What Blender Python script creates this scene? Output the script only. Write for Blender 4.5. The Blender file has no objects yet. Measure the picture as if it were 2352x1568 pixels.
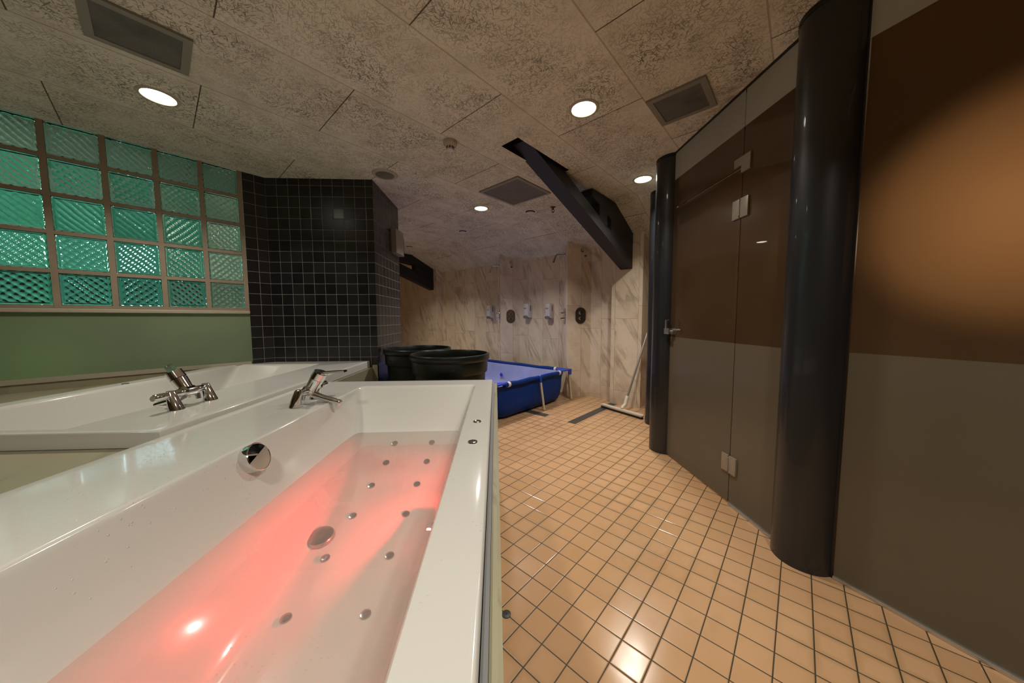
import bpy, bmesh, math, random
from mathutils import Vector, Matrix
random.seed(4)
SC = bpy.context.scene
COL = SC.collection
PI = math.pi
R2 = math.sqrt(0.5)

# ------------------------------------------------------------------ nodes
class NT:
    """small helper around a node tree"""
    def __init__(s, name):
        s.m = bpy.data.materials.new(name); s.m.use_nodes = True
        s.t = s.m.node_tree; s.t.nodes.clear()
        s.out = s.t.nodes.new('ShaderNodeOutputMaterial')
    def n(s, typ, **kw):
        nd = s.t.nodes.new(typ)
        ins = kw.pop('ins', {})
        for k, v in kw.items(): setattr(nd, k, v)
        for k, v in ins.items(): s.put(nd.inputs[k], v)
        return nd
    def put(s, sock, v):
        if isinstance(v, bpy.types.NodeSocket): s.t.links.new(v, sock)
        elif isinstance(v, bpy.types.Node): s.t.links.new(v.outputs[0], sock)
        else: sock.default_value = v
    def math(s, op, a, b=0.0, c=None):
        nd = s.n('ShaderNodeMath', operation=op); s.put(nd.inputs[0], a); s.put(nd.inputs[1], b)
        if c is not None: s.put(nd.inputs[2], c)
        return nd.outputs[0]
    def mix(s, f, a, b, typ='RGBA', blend='MIX'):
        nd = s.n('ShaderNodeMix', data_type=typ)
        if typ == 'RGBA':
            nd.blend_type = blend
            s.put(nd.inputs[0], f); s.put(nd.inputs[6], a); s.put(nd.inputs[7], b); return nd.outputs[2]
        s.put(nd.inputs[0], f); s.put(nd.inputs[2], a); s.put(nd.inputs[3], b); return nd.outputs[0]
    def ramp(s, f, stops):
        nd = s.n('ShaderNodeValToRGB'); cr = nd.color_ramp
        while len(cr.elements) < len(stops): cr.elements.new(0.5)
        for e, (p, c) in zip(cr.elements, stops): e.position = p; e.color = c
        s.put(nd.inputs[0], f); return nd.outputs[0]
    def maprange(s, v, a, b, c=0.0, d=1.0):
        nd = s.n('ShaderNodeMapRange'); s.put(nd.inputs[0], v)
        for i, q in enumerate((a, b, c, d)): s.put(nd.inputs[1+i], q)
        return nd.outputs[0]
    def noise(s, vec, scale, detail=2.0, rough=0.5, dist=0.0, out=0):
        nd = s.n('ShaderNodeTexNoise'); s.put(nd.inputs['Vector'], vec)
        nd.inputs['Scale'].default_value = scale; nd.inputs['Detail'].default_value = detail
        nd.inputs['Roughness'].default_value = rough; nd.inputs['Distortion'].default_value = dist
        return nd.outputs[out]
    def mapping(s, vec, loc=(0,0,0), rot=(0,0,0), sc=(1,1,1)):
        if any(rot):      # turn first, then stretch
            n0 = s.n('ShaderNodeMapping'); s.put(n0.inputs[0], vec); n0.inputs[2].default_value = rot; vec = n0.outputs[0]
        nd = s.n('ShaderNodeMapping'); s.put(nd.inputs[0], vec)
        nd.inputs[1].default_value = loc; nd.inputs[3].default_value = sc
        return nd.outputs[0]
    def sep(s, vec):
        nd = s.n('ShaderNodeSeparateXYZ'); s.put(nd.inputs[0], vec); return nd.outputs
    def comb(s, x, y, z=0.0):
        nd = s.n('ShaderNodeCombineXYZ')
        for i, v in enumerate((x, y, z)): s.put(nd.inputs[i], v)
        return nd.outputs[0]
    def bump(s, h, strength=0.3, dist=0.01):
        nd = s.n('ShaderNodeBump'); nd.inputs['Strength'].default_value = strength
        nd.inputs['Distance'].default_value = dist; s.put(nd.inputs['Height'], h); return nd.outputs[0]
    def bsdf(s, **ins):
        nd = s.n('ShaderNodeBsdfPrincipled')
        for k, v in ins.items(): s.put(nd.inputs[k.replace('_', ' ')], v)
        return nd
    def done(s, sh):
        s.put(s.out.inputs[0], sh if isinstance(sh, bpy.types.NodeSocket) else sh.outputs[0]); return s.m
    def obj(s): return s.n('ShaderNodeTexCoord').outputs['Object']
    def uv(s): return s.n('ShaderNodeTexCoord').outputs['UV']

def C(r, g, b, gamma=True):
    """sRGB 0..255 to linear"""
    def f(v):
        v /= 255.0
        return v/12.92 if v <= 0.04045 else ((v+0.055)/1.055)**2.4
    return (f(r), f(g), f(b), 1.0)

def simple(name, col, rough=0.5, metal=0.0, spec=0.5, coat=0.0, var=0.0, varscale=6.0, bumpscale=0.0, bumpstr=0.1):
    t = NT(name); o = t.obj()
    c = col
    if var:
        nz = t.noise(o, varscale, 4.0)
        k = t.maprange(nz, 0.3, 0.7, 1-var, 1+var)
        c = t.mix(1.0, col, t.comb(k, k, k), blend='MULTIPLY')
    kw = dict(Base_Color=c, Roughness=rough, Metallic=metal, Coat_Weight=coat, Coat_Roughness=0.05)
    kw['Specular_IOR_Level'] = spec
    if bumpscale:
        kw['Normal'] = t.bump(t.noise(o, bumpscale, 3.0), bumpstr, 0.002)
    nd = t.n('ShaderNodeBsdfPrincipled')
    for k, v in kw.items(): t.put(nd.inputs[k.replace('Specular_IOR_Level', 'Specular IOR Level').replace('_', ' ')], v)
    return t.done(nd)

def emit(name, col, strength):
    t = NT(name)
    return t.done(t.n('ShaderNodeEmission', ins={0: col, 1: strength}))

# ---- floor tiles 10 cm at 45 degrees, lattice through (0.293,1.162)
def mat_floor():
    t = NT('floor_tiles'); o = t.obj(); x, y, z = t.sep(o)
    a = t.math('MULTIPLY', t.math('SUBTRACT', t.math('SUBTRACT', x, y), 0.293-1.162), R2/0.1)
    b = t.math('MULTIPLY', t.math('SUBTRACT', t.math('ADD', x, y), 0.293+1.162), R2/0.1)
    def edge(v):
        f = t.math('FRACT', t.math('ADD', v, 100.0))
        return t.math('MINIMUM', f, t.math('SUBTRACT', 1.0, f))
    e = t.math('MINIMUM', edge(a), edge(b))
    cell = t.comb(t.math('FLOOR', a), t.math('FLOOR', b))
    wn = t.n('ShaderNodeTexWhiteNoise', noise_dimensions='2D', ins={0: cell}).outputs[0]
    base = t.mix(wn, C(196,155,114), C(206,165,124))
    nz = t.noise(o, 2.3, 4.0, 0.6)
    base = t.mix(t.maprange(nz, 0.35, 0.7, 0.0, 0.45), base, C(188,146,102))
    dirt = t.noise(o, 9.0, 5.0, 0.65)
    # grime collecting beside the joints
    near = t.math('MULTIPLY', t.maprange(e, 0.03, 0.22, 1.0, 0.0), t.maprange(t.noise(o, 1.7, 3.0), 0.45, 0.72))
    base = t.mix(t.math('MULTIPLY', near, 0.45), base, C(132,108,66))
    base = t.mix(t.math('MULTIPLY', t.maprange(dirt, 0.55, 0.8), 0.25), base, C(160,126,86))
    g = t.maprange(e, 0.016, 0.026, 1.0, 0.0)
    col = t.mix(g, base, C(64,54,34))
    wet = t.noise(o, 2.1, 3.0, 0.55)
    rough = t.mix(g, t.maprange(wet, 0.34, 0.70, 0.07, 0.34), 0.6, 'FLOAT')
    ripple = t.noise(o, 34.0, 3.0, 0.6)
    h = t.math('ADD', t.maprange(e, 0.01, 0.05, 0.0, 1.0), t.math('MULTIPLY', ripple, t.maprange(wet, 0.5, 0.42, 0.0, 0.16)))
    nd = t.n('ShaderNodeBsdfPrincipled', ins={'Base Color': col, 'Roughness': rough, 'Normal': t.bump(h, 0.5, 0.0022)})
    return t.done(nd)

# ---- ceiling: wood wool cement boards laid brick fashion on the 45 degree grid
def mat_ceiling():
    t = NT('wood_wool_ceiling'); o = t.obj(); x, y, z = t.sep(o)
    a = t.math('MULTIPLY', t.math('SUBTRACT', x, y), R2); b = t.math('MULTIPLY', t.math('ADD', x, y), R2)
    ra = t.math('DIVIDE', t.math('ADD', a, 1.045*R2), 0.5825)
    row = t.math('FLOOR', ra); fa = t.math('SUBTRACT', ra, row)
    par = t.math('MODULO', t.math('ADD', row, 100.0), 2.0)
    off = t.math('ADD', t.math('MULTIPLY', par, 0.5), -0.325/1.63)
    rb = t.math('ADD', t.math('DIVIDE', b, 1.63*R2), t.math('ADD', off, 20.0))
    fb = t.math('FRACT', rb)
    da = t.math('MULTIPLY', t.math('MINIMUM', fa, t.math('SUBTRACT', 1.0, fa)), 0.5825)
    db = t.math('MULTIPLY', t.math('MINIMUM', fb, t.math('SUBTRACT', 1.0, fb)), 1.1526)
    v = t.comb(a, b, z)
    fib = None
    for i, (rot, sc) in enumerate(((0.25, (38, 230, 1)), (1.0, (34, 215, 1)), (1.8, (40, 240, 1)), (2.6, (36, 225, 1)))):
        nz = t.noise(t.mapping(v, rot=(0,0,rot), sc=sc, loc=(i*7.3, i*3.1, 0)), 1.0, 0.0, 0.5, 0.15)
        d = t.maprange(nz, 0.655, 0.72)
        fib = d if fib is None else t.math('MAXIMUM', fib, d)
    patch = t.noise(v, 2.6, 5.0, 0.6)
    dens = t.maprange(patch, 0.36, 0.66, 0.25, 1.0)
    # the boards are smoother close to their long edges
    dens = t.math('MULTIPLY', dens, t.maprange(da, 0.0, 0.09, 0.25, 1.0))
    cell = t.comb(row, t.math('FLOOR', rb))
    wn = t.n('ShaderNodeTexWhiteNoise', noise_dimensions='2D', ins={0: cell}).outputs[0]
    base = t.mix(wn, C(218,213,196), C(228,223,208))
    base = t.mix(t.math('MULTIPLY', t.maprange(t.noise(v, 7.0, 5.0), 0.45, 0.75), 0.35), base, C(160,150,128))
    dk = t.math('MULTIPLY', fib, dens)
    col = t.mix(t.math('MULTIPLY', dk, 0.8), base, C(72,64,50))
    s1 = t.maprange(da, 0.002, 0.005, 1.0, 0.0); s2 = t.maprange(db, 0.0015, 0.004, 1.0, 0.0)
    col = t.mix(t.math('MULTIPLY', s1, 0.45), col, C(110,98,76))
    col = t.mix(t.math('MULTIPLY', s2, 0.9), col, C(58,48,34))
    # rusty damp stain beside the corner of the vent near the glass
    dx = t.math('SUBTRACT', x, 1.36); dy = t.math('SUBTRACT', y, 1.86)
    rr = t.math('SQRT', t.math('ADD', t.math('MULTIPLY', dx, dx), t.math('MULTIPLY', t.math('MULTIPLY', dy, dy), 0.4)))
    st = t.math('MULTIPLY', t.maprange(rr, 0.02, 0.17, 1.0, 0.0), t.maprange(t.noise(v, 14.0, 4.0), 0.35, 0.65))
    col = t.mix(t.math('MULTIPLY', st, 0.7), col, C(112,78,38))
    h = t.math('SUBTRACT', 1.0, t.math('MAXIMUM', dk, t.math('MAXIMUM', s1, s2)))
    nd = t.n('ShaderNodeBsdfPrincipled', ins={'Base Color': col, 'Roughness': 0.9, 'Specular IOR Level': 0.15, 'Normal': t.bump(h, 0.45, 0.003)})
    return t.done(nd)

# ---- marble slabs, UV in metres (u along the wall, v up)
def mat_marble(name, slab=0.3, tall=0.93, seams=True, tint=(1,1,1)):
    t = NT(name); u, v, w = t.sep(t.uv())
    su = t.math('DIVIDE', t.math('ADD', u, 50.0*slab), slab); cu = t.math('FLOOR', su); fu = t.math('FRACT', su)
    r1 = t.n('ShaderNodeTexWhiteNoise', noise_dimensions='1D', ins={1: cu}).outputs[0]
    sv = t.math('ADD', t.math('DIVIDE', v, tall), t.math('ADD', r1, 10.0)); cv = t.math('FLOOR', sv); fv = t.math('FRACT', sv)
    wn = t.n('ShaderNodeTexWhiteNoise', noise_dimensions='2D', ins={0: t.comb(cu, cv)})
    rnd, rc = wn.outputs[0], wn.outputs[1]
    p = t.n('ShaderNodeVectorMath', operation='ADD'); t.put(p.inputs[0], t.comb(u, v))
    sc = t.n('ShaderNodeVectorMath', operation='SCALE'); t.put(sc.inputs[0], rc); sc.inputs[3].default_value = 30.0
    t.put(p.inputs[1], sc.outputs[0]); p = p.outputs[0]
    pm = t.mapping(p, rot=(0,0,-0.42), sc=(3.2, 0.5, 1))
    n1 = t.noise(pm, 1.5, 4.0, 0.5, 0.5)
    vein = t.math('ABSOLUTE', t.math('SUBTRACT', n1, 0.5))
    vein = t.math('MULTIPLY', t.maprange(vein, 0.0, 0.045, 1.0, 0.0), t.maprange(t.noise(p, 2.4, 3.0), 0.40, 0.60))
    n2 = t.noise(pm, 1.0, 5.0, 0.6, 0.4)
    base = t.mix(t.maprange(n2, 0.3, 0.7), C(*[q*k for q, k in zip((236,221,196), tint)]), C(*[q*k for q, k in zip((214,194,168), tint)]))
    base = t.mix(t.math('MULTIPLY', rnd, 0.45), base, C(*[q*k for q, k in zip((220,202,178), tint)]))
    cloud = t.noise(p, 4.0, 5.0, 0.7)
    base = t.mix(t.math('MULTIPLY', t.maprange(cloud, 0.5, 0.75), 0.35), base, C(168,142,120))
    col = t.mix(t.math('MULTIPLY', vein, 0.5), base, C(112,90,74))
    e = t.math('MINIMUM', t.math('MULTIPLY', t.math('MINIMUM', fu, t.math('SUBTRACT', 1.0, fu)), slab),
               t.math('MULTIPLY', t.math('MINIMUM', fv, t.math('SUBTRACT', 1.0, fv)), tall))
    if seams:
        sm = t.maprange(e, 0.0008, 0.0028, 1.0, 0.0)
        col = t.mix(t.math('MULTIPLY', sm, 0.55), col, C(104,84,58))
        # yellow-brown lime scale at the foot of the wall
        low = t.math('MULTIPLY', t.maprange(v, 0.0, 0.5, 1.0, 0.0), t.maprange(t.noise(p, 3.0, 4.0), 0.35, 0.7))
        col = t.mix(t.math('MULTIPLY', low, 0.6), col, C(150,112,58))
    nd = t.n('ShaderNodeBsdfPrincipled', ins={'Base Color': col, 'Roughness': 0.32, 'Specular IOR Level': 0.4})
    return t.done(nd)

# ---- black square wall tiles, UV in metres
def mat_dark_tile():
    t = NT('black_wall_tiles'); u, v, w = t.sep(t.uv()); k = 1/0.0982
    a = t.math('MULTIPLY', t.math('ADD', u, 9.82), k); b = t.math('MULTIPLY', v, k)
    def edge(q):
        f = t.math('FRACT', q); return t.math('MINIMUM', f, t.math('SUBTRACT', 1.0, f))
    e = t.math('MINIMUM', edge(a), edge(b))
    cell = t.comb(t.math('FLOOR', a), t.math('FLOOR', b))
    wn = t.n('ShaderNodeTexWhiteNoise', noise_dimensions='2D', ins={0: cell}).outputs[0]
    base = t.mix(wn, C(24,24,25), C(33,32,33))
    g = t.maprange(e, 0.010, 0.018, 1.0, 0.0)
    col = t.mix(g, base, C(140,136,124))
    rough = t.mix(g, t.maprange(wn, 0, 1, 0.22, 0.34), 0.7, 'FLOAT')
    nd = t.n('ShaderNodeBsdfPrincipled', ins={'Base Color': col, 'Roughness': rough, 'Normal': t.bump(t.maprange(e, 0.0, 0.05), 0.35, 0.002)})
    return t.done(nd)

def mat_acrylic():
    t = NT('white_acrylic'); o = t.obj()
    vor = t.n('ShaderNodeTexVoronoi', feature='F1', ins={'Vector': o, 'Scale': 125.0})
    rnd = t.sep(vor.outputs['Color'])[0]
    drop = t.math('MULTIPLY', t.maprange(vor.outputs['Distance'], 0.18, 0.30, 1.0, 0.0), t.math('GREATER_THAN', rnd, 0.86))
    drop = t.math('MULTIPLY', drop, t.maprange(t.noise(o, 3.5, 2.0), 0.52, 0.6))
    nd = t.n('ShaderNodeBsdfPrincipled', ins={'Base Color': C(208,206,197), 'Roughness': 0.13, 'Coat Weight': 0.25,
             'Coat Roughness': 0.04, 'Normal': t.bump(drop, 0.6, 0.002)})
    return t.done(nd)

def mat_water():
    t = NT('cloudy_bath_water'); o = t.obj()
    h = t.noise(o, 9.0, 2.0, 0.5)
    nrm = t.bump(h, 0.12, 0.004)
    tr = t.n('ShaderNodeBsdfTransparent', ins={0: (0.89, 0.875, 0.86, 1)})
    df = t.n('ShaderNodeBsdfDiffuse', ins={0: (0.80, 0.76, 0.70, 1)}); tl = t.n('ShaderNodeBsdfTranslucent', ins={0: (0.8, 0.76, 0.72, 1)})
    sc_ = t.n('ShaderNodeMixShader', ins={0: 0.5, 1: df.outputs[0], 2: tl.outputs[0]})
    body = t.n('ShaderNodeMixShader', ins={0: 0.17, 1: tr.outputs[0], 2: sc_.outputs[0]})
    gl = t.n('ShaderNodeBsdfGlossy', ins={'Color': (1,1,1,1), 'Roughness': 0.02, 'Normal': nrm})
    fr = t.n('ShaderNodeFresnel', ins={'IOR': 1.33, 'Normal': nrm})
    return t.done(t.n('ShaderNodeMixShader', ins={0: fr.outputs[0], 1: body.outputs[0], 2: gl.outputs[0]}))

def mat_block():
    """teal tinted glass with crossing diagonal waves, UV in metres over the window"""
    t = NT('wavy_glass_block'); u, v, w = t.sep(t.uv())
    nz = t.noise(t.uv(), 4.0, 2.0, 0.5)
    k = t.math('MULTIPLY', nz, 7.0)
    w1 = t.math('SINE', t.math('ADD', t.math('MULTIPLY', t.math('ADD', u, v), 150.0), k))
    w2 = t.math('SINE', t.math('ADD', t.math('MULTIPLY', t.math('SUBTRACT', u, v), 138.0), k))
    gx, gy, gz = t.sep(t.n('ShaderNodeTexCoord').outputs['Generated'])
    ed = t.math('MINIMUM', t.math('MINIMUM', gx, t.math('SUBTRACT', 1.0, gx)), t.math('MINIMUM', gz, t.math('SUBTRACT', 1.0, gz)))
    h = t.math('MULTIPLY', t.math('ADD', w1, t.math('MULTIPLY', w2, 0.8)), t.maprange(ed, 0.06, 0.13))
    h = t.math('ADD', h, t.maprange(ed, 0.045, 0.075, 1.2, 0.0))
    nrm = t.bump(h, 0.36, 0.004)
    gl = t.n('ShaderNodeBsdfPrincipled', ins={'Base Color': (0.66, 0.90, 0.85, 1), 'Roughness': 0.015, 'Transmission Weight': 1.0, 'IOR': 1.45, 'Normal': nrm})
    return t.done(gl)

def mat_glass_panel(name, col, transl, rough=0.12, coat=0.0):
    """coated glass: a body colour that also lets some light through, glossy in front"""
    t = NT(name); o = t.obj()
    nz = t.noise(o, 1.2, 3.0)
    c = t.mix(t.maprange(nz, 0.3, 0.7), col, tuple(q*0.82 for q in col[:3])+(1,))
    pr = t.n('ShaderNodeBsdfPrincipled', ins={'Base Color': c, 'Roughness': rough, 'Specular IOR Level': 0.3, 'Coat Weight': coat, 'Coat Roughness': 0.012})
    tl = t.n('ShaderNodeBsdfTranslucent', ins={0: c})
    return t.done(t.n('ShaderNodeMixShader', ins={0: transl, 1: pr.outputs[0], 2: tl.outputs[0]}))

def mat_perforated(name, col, hole, pitch=0.0062):
    t = NT(name); o = t.obj(); x, y, z = t.sep(o)
    def s(q): return t.math('SINE', t.math('MULTIPLY', q, 2*PI/pitch))
    f = t.maprange(t.math('MULTIPLY', s(x), s(y)), 0.1, 0.5)
    nz = t.noise(o, 6.0, 3.0)
    c = t.mix(t.math('MULTIPLY', f, 0.85), col, hole)
    c = t.mix(t.math('MULTIPLY', t.maprange(nz, 0.45, 0.7), 0.5), c, hole)
    return t.done(t.n('ShaderNodeBsdfPrincipled', ins={'Base Color': c, 'Roughness': 0.55, 'Normal': t.bump(t.math('SUBTRACT', 1.0, f), 0.4, 0.001)}))

def mat_clear():
    t = NT('clear_glass_back')
    tr = t.n('ShaderNodeBsdfTransparent', ins={0: (0.93, 0.95, 0.94, 1)}); gl = t.n('ShaderNodeBsdfGlossy', ins={'Roughness': 0.03})
    return t.done(t.n('ShaderNodeMixShader', ins={0: t.n('ShaderNodeFresnel', ins={'IOR': 1.4}).outputs[0], 1: tr.outputs[0], 2: gl.outputs[0]}))
M = {}; M['clear_back'] = mat_clear()
M['floor'] = mat_floor(); M['ceiling'] = mat_ceiling()
M['marble'] = mat_marble('marble_slabs'); M['marble_trim'] = mat_marble('marble_trim', slab=0.6, tall=3.0, seams=False, tint=(.68,.71,.66))
M['tile'] = mat_dark_tile(); M['acrylic'] = mat_acrylic(); M['water'] = mat_water(); M['block'] = mat_block()
M['mortar'] = simple('window_mortar', C(150,134,112), 0.7, var=0.1)
M['sill'] = simple('pale_sill', C(176,166,146), 0.5)
M['green_panel'] = mat_glass_panel('pale_back_painted_glass', C(150,166,132), 0.35, 0.25)
M['brown_glass'] = mat_glass_panel('brown_cabin_glass', C(92,72,50), 0.30, 0.2, 0.9)
M['steamy_glass'] = mat_glass_panel('steamy_brown_glass', C(104,80,54), 0.34, 0.24)
M['frosted'] = mat_glass_panel('frosted_cabin_glass', C(124,114,95), 0.25, 0.2)
M['top_band'] = mat_glass_panel('pale_frosted_band', C(184,186,178), 0.25, 0.25)
M['column'] = simple('dark_blue_grey_paint', C(31,33,36), 0.40, coat=0.35, spec=0.5, var=0.08, varscale=3)
M['steel_black'] = simple('charcoal_steel_paint', C(40,40,42), 0.5, spec=0.35, var=0.12, varscale=5)
M['gasket'] = simple('black_gasket', C(22,22,22), 0.4)
M['chrome'] = simple('chrome', (0.78,0.78,0.78,1), 0.07, 1.0)
M['chrome_dull'] = simple('dull_chrome', (0.55,0.55,0.54,1), 0.22, 1.0)
M['satin'] = simple('satin_stainless', (0.48,0.46,0.43,1), 0.36, 0.9)
M['satin_hinge'] = simple('satin_hinge', C(158,150,136), 0.42, 0.35)
M['alu'] = simple('aluminium', (0.62,0.6,0.56,1), 0.35, 0.85)
M['white_plastic'] = simple('white_plastic', C(214,208,206), 0.35)
M['cream_plastic'] = simple('cream_plastic', C(216,208,188), 0.45)
M['grey_plastic'] = simple('grey_plastic', C(118,118,116), 0.5)
M['dark_window'] = simple('dark_slot', C(34,28,30), 0.3)
M['mark'] = simple('purple_grey_print', C(84,72,86), 0.5)
M['barrel'] = simple('black_green_plastic', C(20,27,22), 0.33, spec=0.5, var=0.15, varscale=9, bumpscale=40, bumpstr=0.05)
M['pool_out'] = simple('blue_pvc_fabric', C(0,48,122), 0.5, spec=0.2, var=0.10, varscale=4, bumpscale=9, bumpstr=0.25)
M['pool_in'] = simple('pale_blue_pvc', C(158,164,208), 0.5, var=0.08, varscale=5, bumpscale=8, bumpstr=0.3)
M['pool_corner'] = simple('blue_plastic', C(22,66,186), 0.4)
M['beige_tube'] = simple('beige_tube', C(206,190,160), 0.4)
M['rubber_and_slot_shade'] = simple('black_rubber_and_slot_shade', C(24,22,20), 0.6)
M['strip'] = simple('charcoal_strip', C(64,62,58), 0.45, var=0.12, varscale=20)
M['vent_grey'] = simple('vent_grey', C(134,132,122), 0.5)
M['perf_grey'] = mat_perforated('perforated_grey', C(116,114,106), C(44,42,38))
M['perf_fine'] = mat_perforated('fine_perforated_grey', C(112,108,102), C(84,80,74), 0.004)
M['speaker'] = mat_perforated('speaker_mesh', C(128,124,108), C(80,76,66), 0.003)
M['offwhite'] = simple('offwhite_plastic', C(176,166,146), 0.5)
M['black'] = simple('black_slots', C(14,13,12), 0.5)
M['brass'] = simple('tarnished_metal', C(96,82,60), 0.4, 0.6)
M['lamp'] = emit('lamp_diffuser', (1.0, 0.93, 0.80, 1), 26.0)
M['red_lamp'] = emit('red_lamp', (1.0, 0.015, 0.012, 1), 30.0)
M['green_led'] = emit('green_led', (0.35, 1.0, 0.25, 1), 6.0)
M['cabin_wall'] = simple('cabin_tiles', C(140,108,74), 0.5, var=0.2)
M['back_wall'] = simple('teal_wall', C(104,196,168), 0.6)
M['back_dark'] = simple('dark_furniture', C(22,34,34), 0.6)
M['plain_wall'] = simple('plaster_wall', C(150,132,108), 0.8, var=0.08)
M['red_pin'] = simple('red_ring', C(150,40,28), 0.4)

# ------------------------------------------------------------------ meshes
def new(): return bmesh.new()
def _geo(bm, fn):
    n0 = set(bm.verts); fn(); return [v for v in bm.verts if v not in n0]

def box(bm, x0, x1, y0, y1, z0, z1, bev=0.0, seg=2):
    r = bmesh.ops.create_cube(bm, size=1.0)
    vs = r['verts']
    for v in vs:
        v.co = Vector(((x0+x1)/2 + v.co.x*(x1-x0), (y0+y1)/2 + v.co.y*(y1-y0), (z0+z1)/2 + v.co.z*(z1-z0)))
    if bev > 0:
        es = list({e for v in vs for e in v.link_edges})
        bmesh.ops.bevel(bm, geom=es, offset=bev, segments=seg, affect='EDGES', profile=0.5)
    return vs

def cyl(bm, p0, p1, r0, r1=None, n=24, cap=True):
    if r1 is None: r1 = r0
    p0, p1 = Vector(p0), Vector(p1); d = p1-p0; L = d.length
    q = d.to_track_quat('Z', 'Y').to_matrix().to_4x4(); q.translation = (p0+p1)/2
    return bmesh.ops.create_cone(bm, cap_ends=cap, cap_tris=False, segments=n, radius1=r0, radius2=r1, depth=L, matrix=q)['verts']

def lathe(bm, prof, n=32, mat=None, cap0=False, cap1=False):
    """prof: list of (r,z)"""
    rings = []
    for r, z in prof:
        rings.append([bm.verts.new((r*math.cos(2*PI*i/n), r*math.sin(2*PI*i/n), z)) for i in range(n)])
    for a, b in zip(rings, rings[1:]):
        for i in range(n):
            bm.faces.new((a[i], a[(i+1)%n], b[(i+1)%n], b[i]))
    if cap0: bm.faces.new(rings[0][::-1])
    if cap1: bm.faces.new(rings[-1])
    if mat is not None:
        for rg in rings:
            for v in rg: v.co = mat @ v.co
    return rings

def tube(bm, pts, rad, n=14, cap=True):
    """swept tube with per point radius"""
    pts = [Vector(p) for p in pts]
    if not isinstance(rad, (list, tuple)): rad = [rad]*len(pts)
    rings = []; up = None
    for i, p in enumerate(pts):
        d = (pts[min(i+1, len(pts)-1)] - pts[max(i-1, 0)]).normalized()
        if up is None: up = d.orthogonal().normalized()
        up = (up - d*up.dot(d)).normalized(); s = d.cross(up)
        rings.append([bm.verts.new(p + (up*math.cos(2*PI*k/n) + s*math.sin(2*PI*k/n))*rad[i]) for k in range(n)])
    for a, b in zip(rings, rings[1:]):
        for k in range(n): bm.faces.new((a[k], a[(k+1)%n], b[(k+1)%n], b[k]))
    if cap: bm.faces.new(rings[0][::-1]); bm.faces.new(rings[-1])

def prism(bm, poly, off):
    """poly: list of 3D points, extruded by vector off"""
    off = Vector(off)
    a = [bm.verts.new(Vector(p)) for p in poly]; b = [bm.verts.new(Vector(p)+off) for p in poly]
    n = len(a)
    bm.faces.new(a); bm.faces.new(b[::-1])
    for i in range(n): bm.faces.new((a[i], b[i], b[(i+1)%n], a[(i+1)%n]))

def smooth_path(pts, k=4):
    pts = [Vector(p) for p in pts]; out = []
    P = [pts[0]] + pts + [pts[-1]]
    for i in range(1, len(P)-2):
        for j in range(k):
            t = j/k; a, b, c, d = P[i-1], P[i], P[i+1], P[i+2]
            out.append(0.5*((2*b) + (c-a)*t + (2*a-5*b+4*c-d)*t*t + (3*b-a-3*c+d)*t**3))
    out.append(pts[-1]); return out

def obj(name, bm, mat, parent=None, smooth=False, angle=40):
    bmesh.ops.recalc_face_normals(bm, faces=bm.faces[:])
    me = bpy.data.meshes.new(name); bm.to_mesh(me); bm.free()
    me.materials.append(M[mat] if isinstance(mat, str) else mat)
    if smooth:
        for p in me.polygons: p.use_smooth = True
        try: me.set_sharp_from_angle(angle=math.radians(angle))
        except Exception: pass
    o = bpy.data.objects.new(name, me); COL.objects.link(o)
    if parent: o.parent = parent
    return o

def tag(o, label=None, cat=None, group=None, kind=None):
    if label: o['label'] = label
    if cat: o['category'] = cat
    if group: o['group'] = group
    if kind: o['kind'] = kind
    return o

def thing(name, label, cat, loc=(0,0,0), rz=0.0, group=None, rot=None):
    o = bpy.data.objects.new(name, None); o.empty_display_size = 0.1; COL.objects.link(o)
    o.location = loc; o.rotation_euler = rot if rot else (0, 0, rz)
    return tag(o, label, cat, group)

def copy_tree(o, parent=None):
    c = o.copy(); COL.objects.link(c)
    if parent: c.parent = parent
    for ch in list(o.children): copy_tree(ch, c)
    return c

def dup(src, label, loc, rz=0.0, group=None, rot=None):
    c = copy_tree(src); c.location = loc; c.rotation_euler = rot if rot else (0, 0, rz)
    c['label'] = label
    if group: c['group'] = group
    return c

def coat_front(o, axis):
    # only the face towards the room carries the coloured film, the rest of the sheet is clear glass
    o.data.materials.append(M['clear_back'])
    for p in o.data.polygons: p.material_index = 0 if p.normal[axis] < -0.5 else 1
    return o
def struct(name, bm, mat, parent=None, smooth=False):
    o = obj(name, bm, mat, parent, smooth)
    if parent is None: o['kind'] = 'structure'
    return o

def wall_strip(bm, pts, z0, z1, u0=0.0):
    """vertical faces along a polyline, UV in metres"""
    uvl = bm.loops.layers.uv.verify(); u = u0
    for a, b in zip(pts, pts[1:]):
        L = math.hypot(b[0]-a[0], b[1]-a[1])
        vs = [bm.verts.new((a[0], a[1], z0)), bm.verts.new((b[0], b[1], z0)), bm.verts.new((b[0], b[1], z1)), bm.verts.new((a[0], a[1], z1))]
        f = bm.faces.new(vs)
        for lp, uv in zip(f.loops, ((u, z0), (u+L, z0), (u+L, z1), (u, z1))): lp[uvl].uv = uv
        u += L
    return u

def box_uv(bm, x0, x1, y0, y1, z0, z1):
    """box with UVs in metres on every face"""
    vs = box(bm, x0, x1, y0, y1, z0, z1); uvl = bm.loops.layers.uv.verify()
    for f in {f for v in vs for f in v.link_faces}:
        f.normal_update(); n = f.normal
        for lp in f.loops:
            c = lp.vert.co
            lp[uvl].uv = (c.x, c.y) if abs(n.z) > .5 else ((c.y, c.z) if abs(n.x) > .5 else (c.x, c.z))

# ------------------------------------------------------------------ room shell
H = 2.40
bm = new()
f = bm.faces.new([bm.verts.new(p) for p in ((-6.5,-3,0),(3.6,-3,0),(3.6,9.5,0),(-6.5,9.5,0))])
struct('floor', bm, 'floor')

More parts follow.
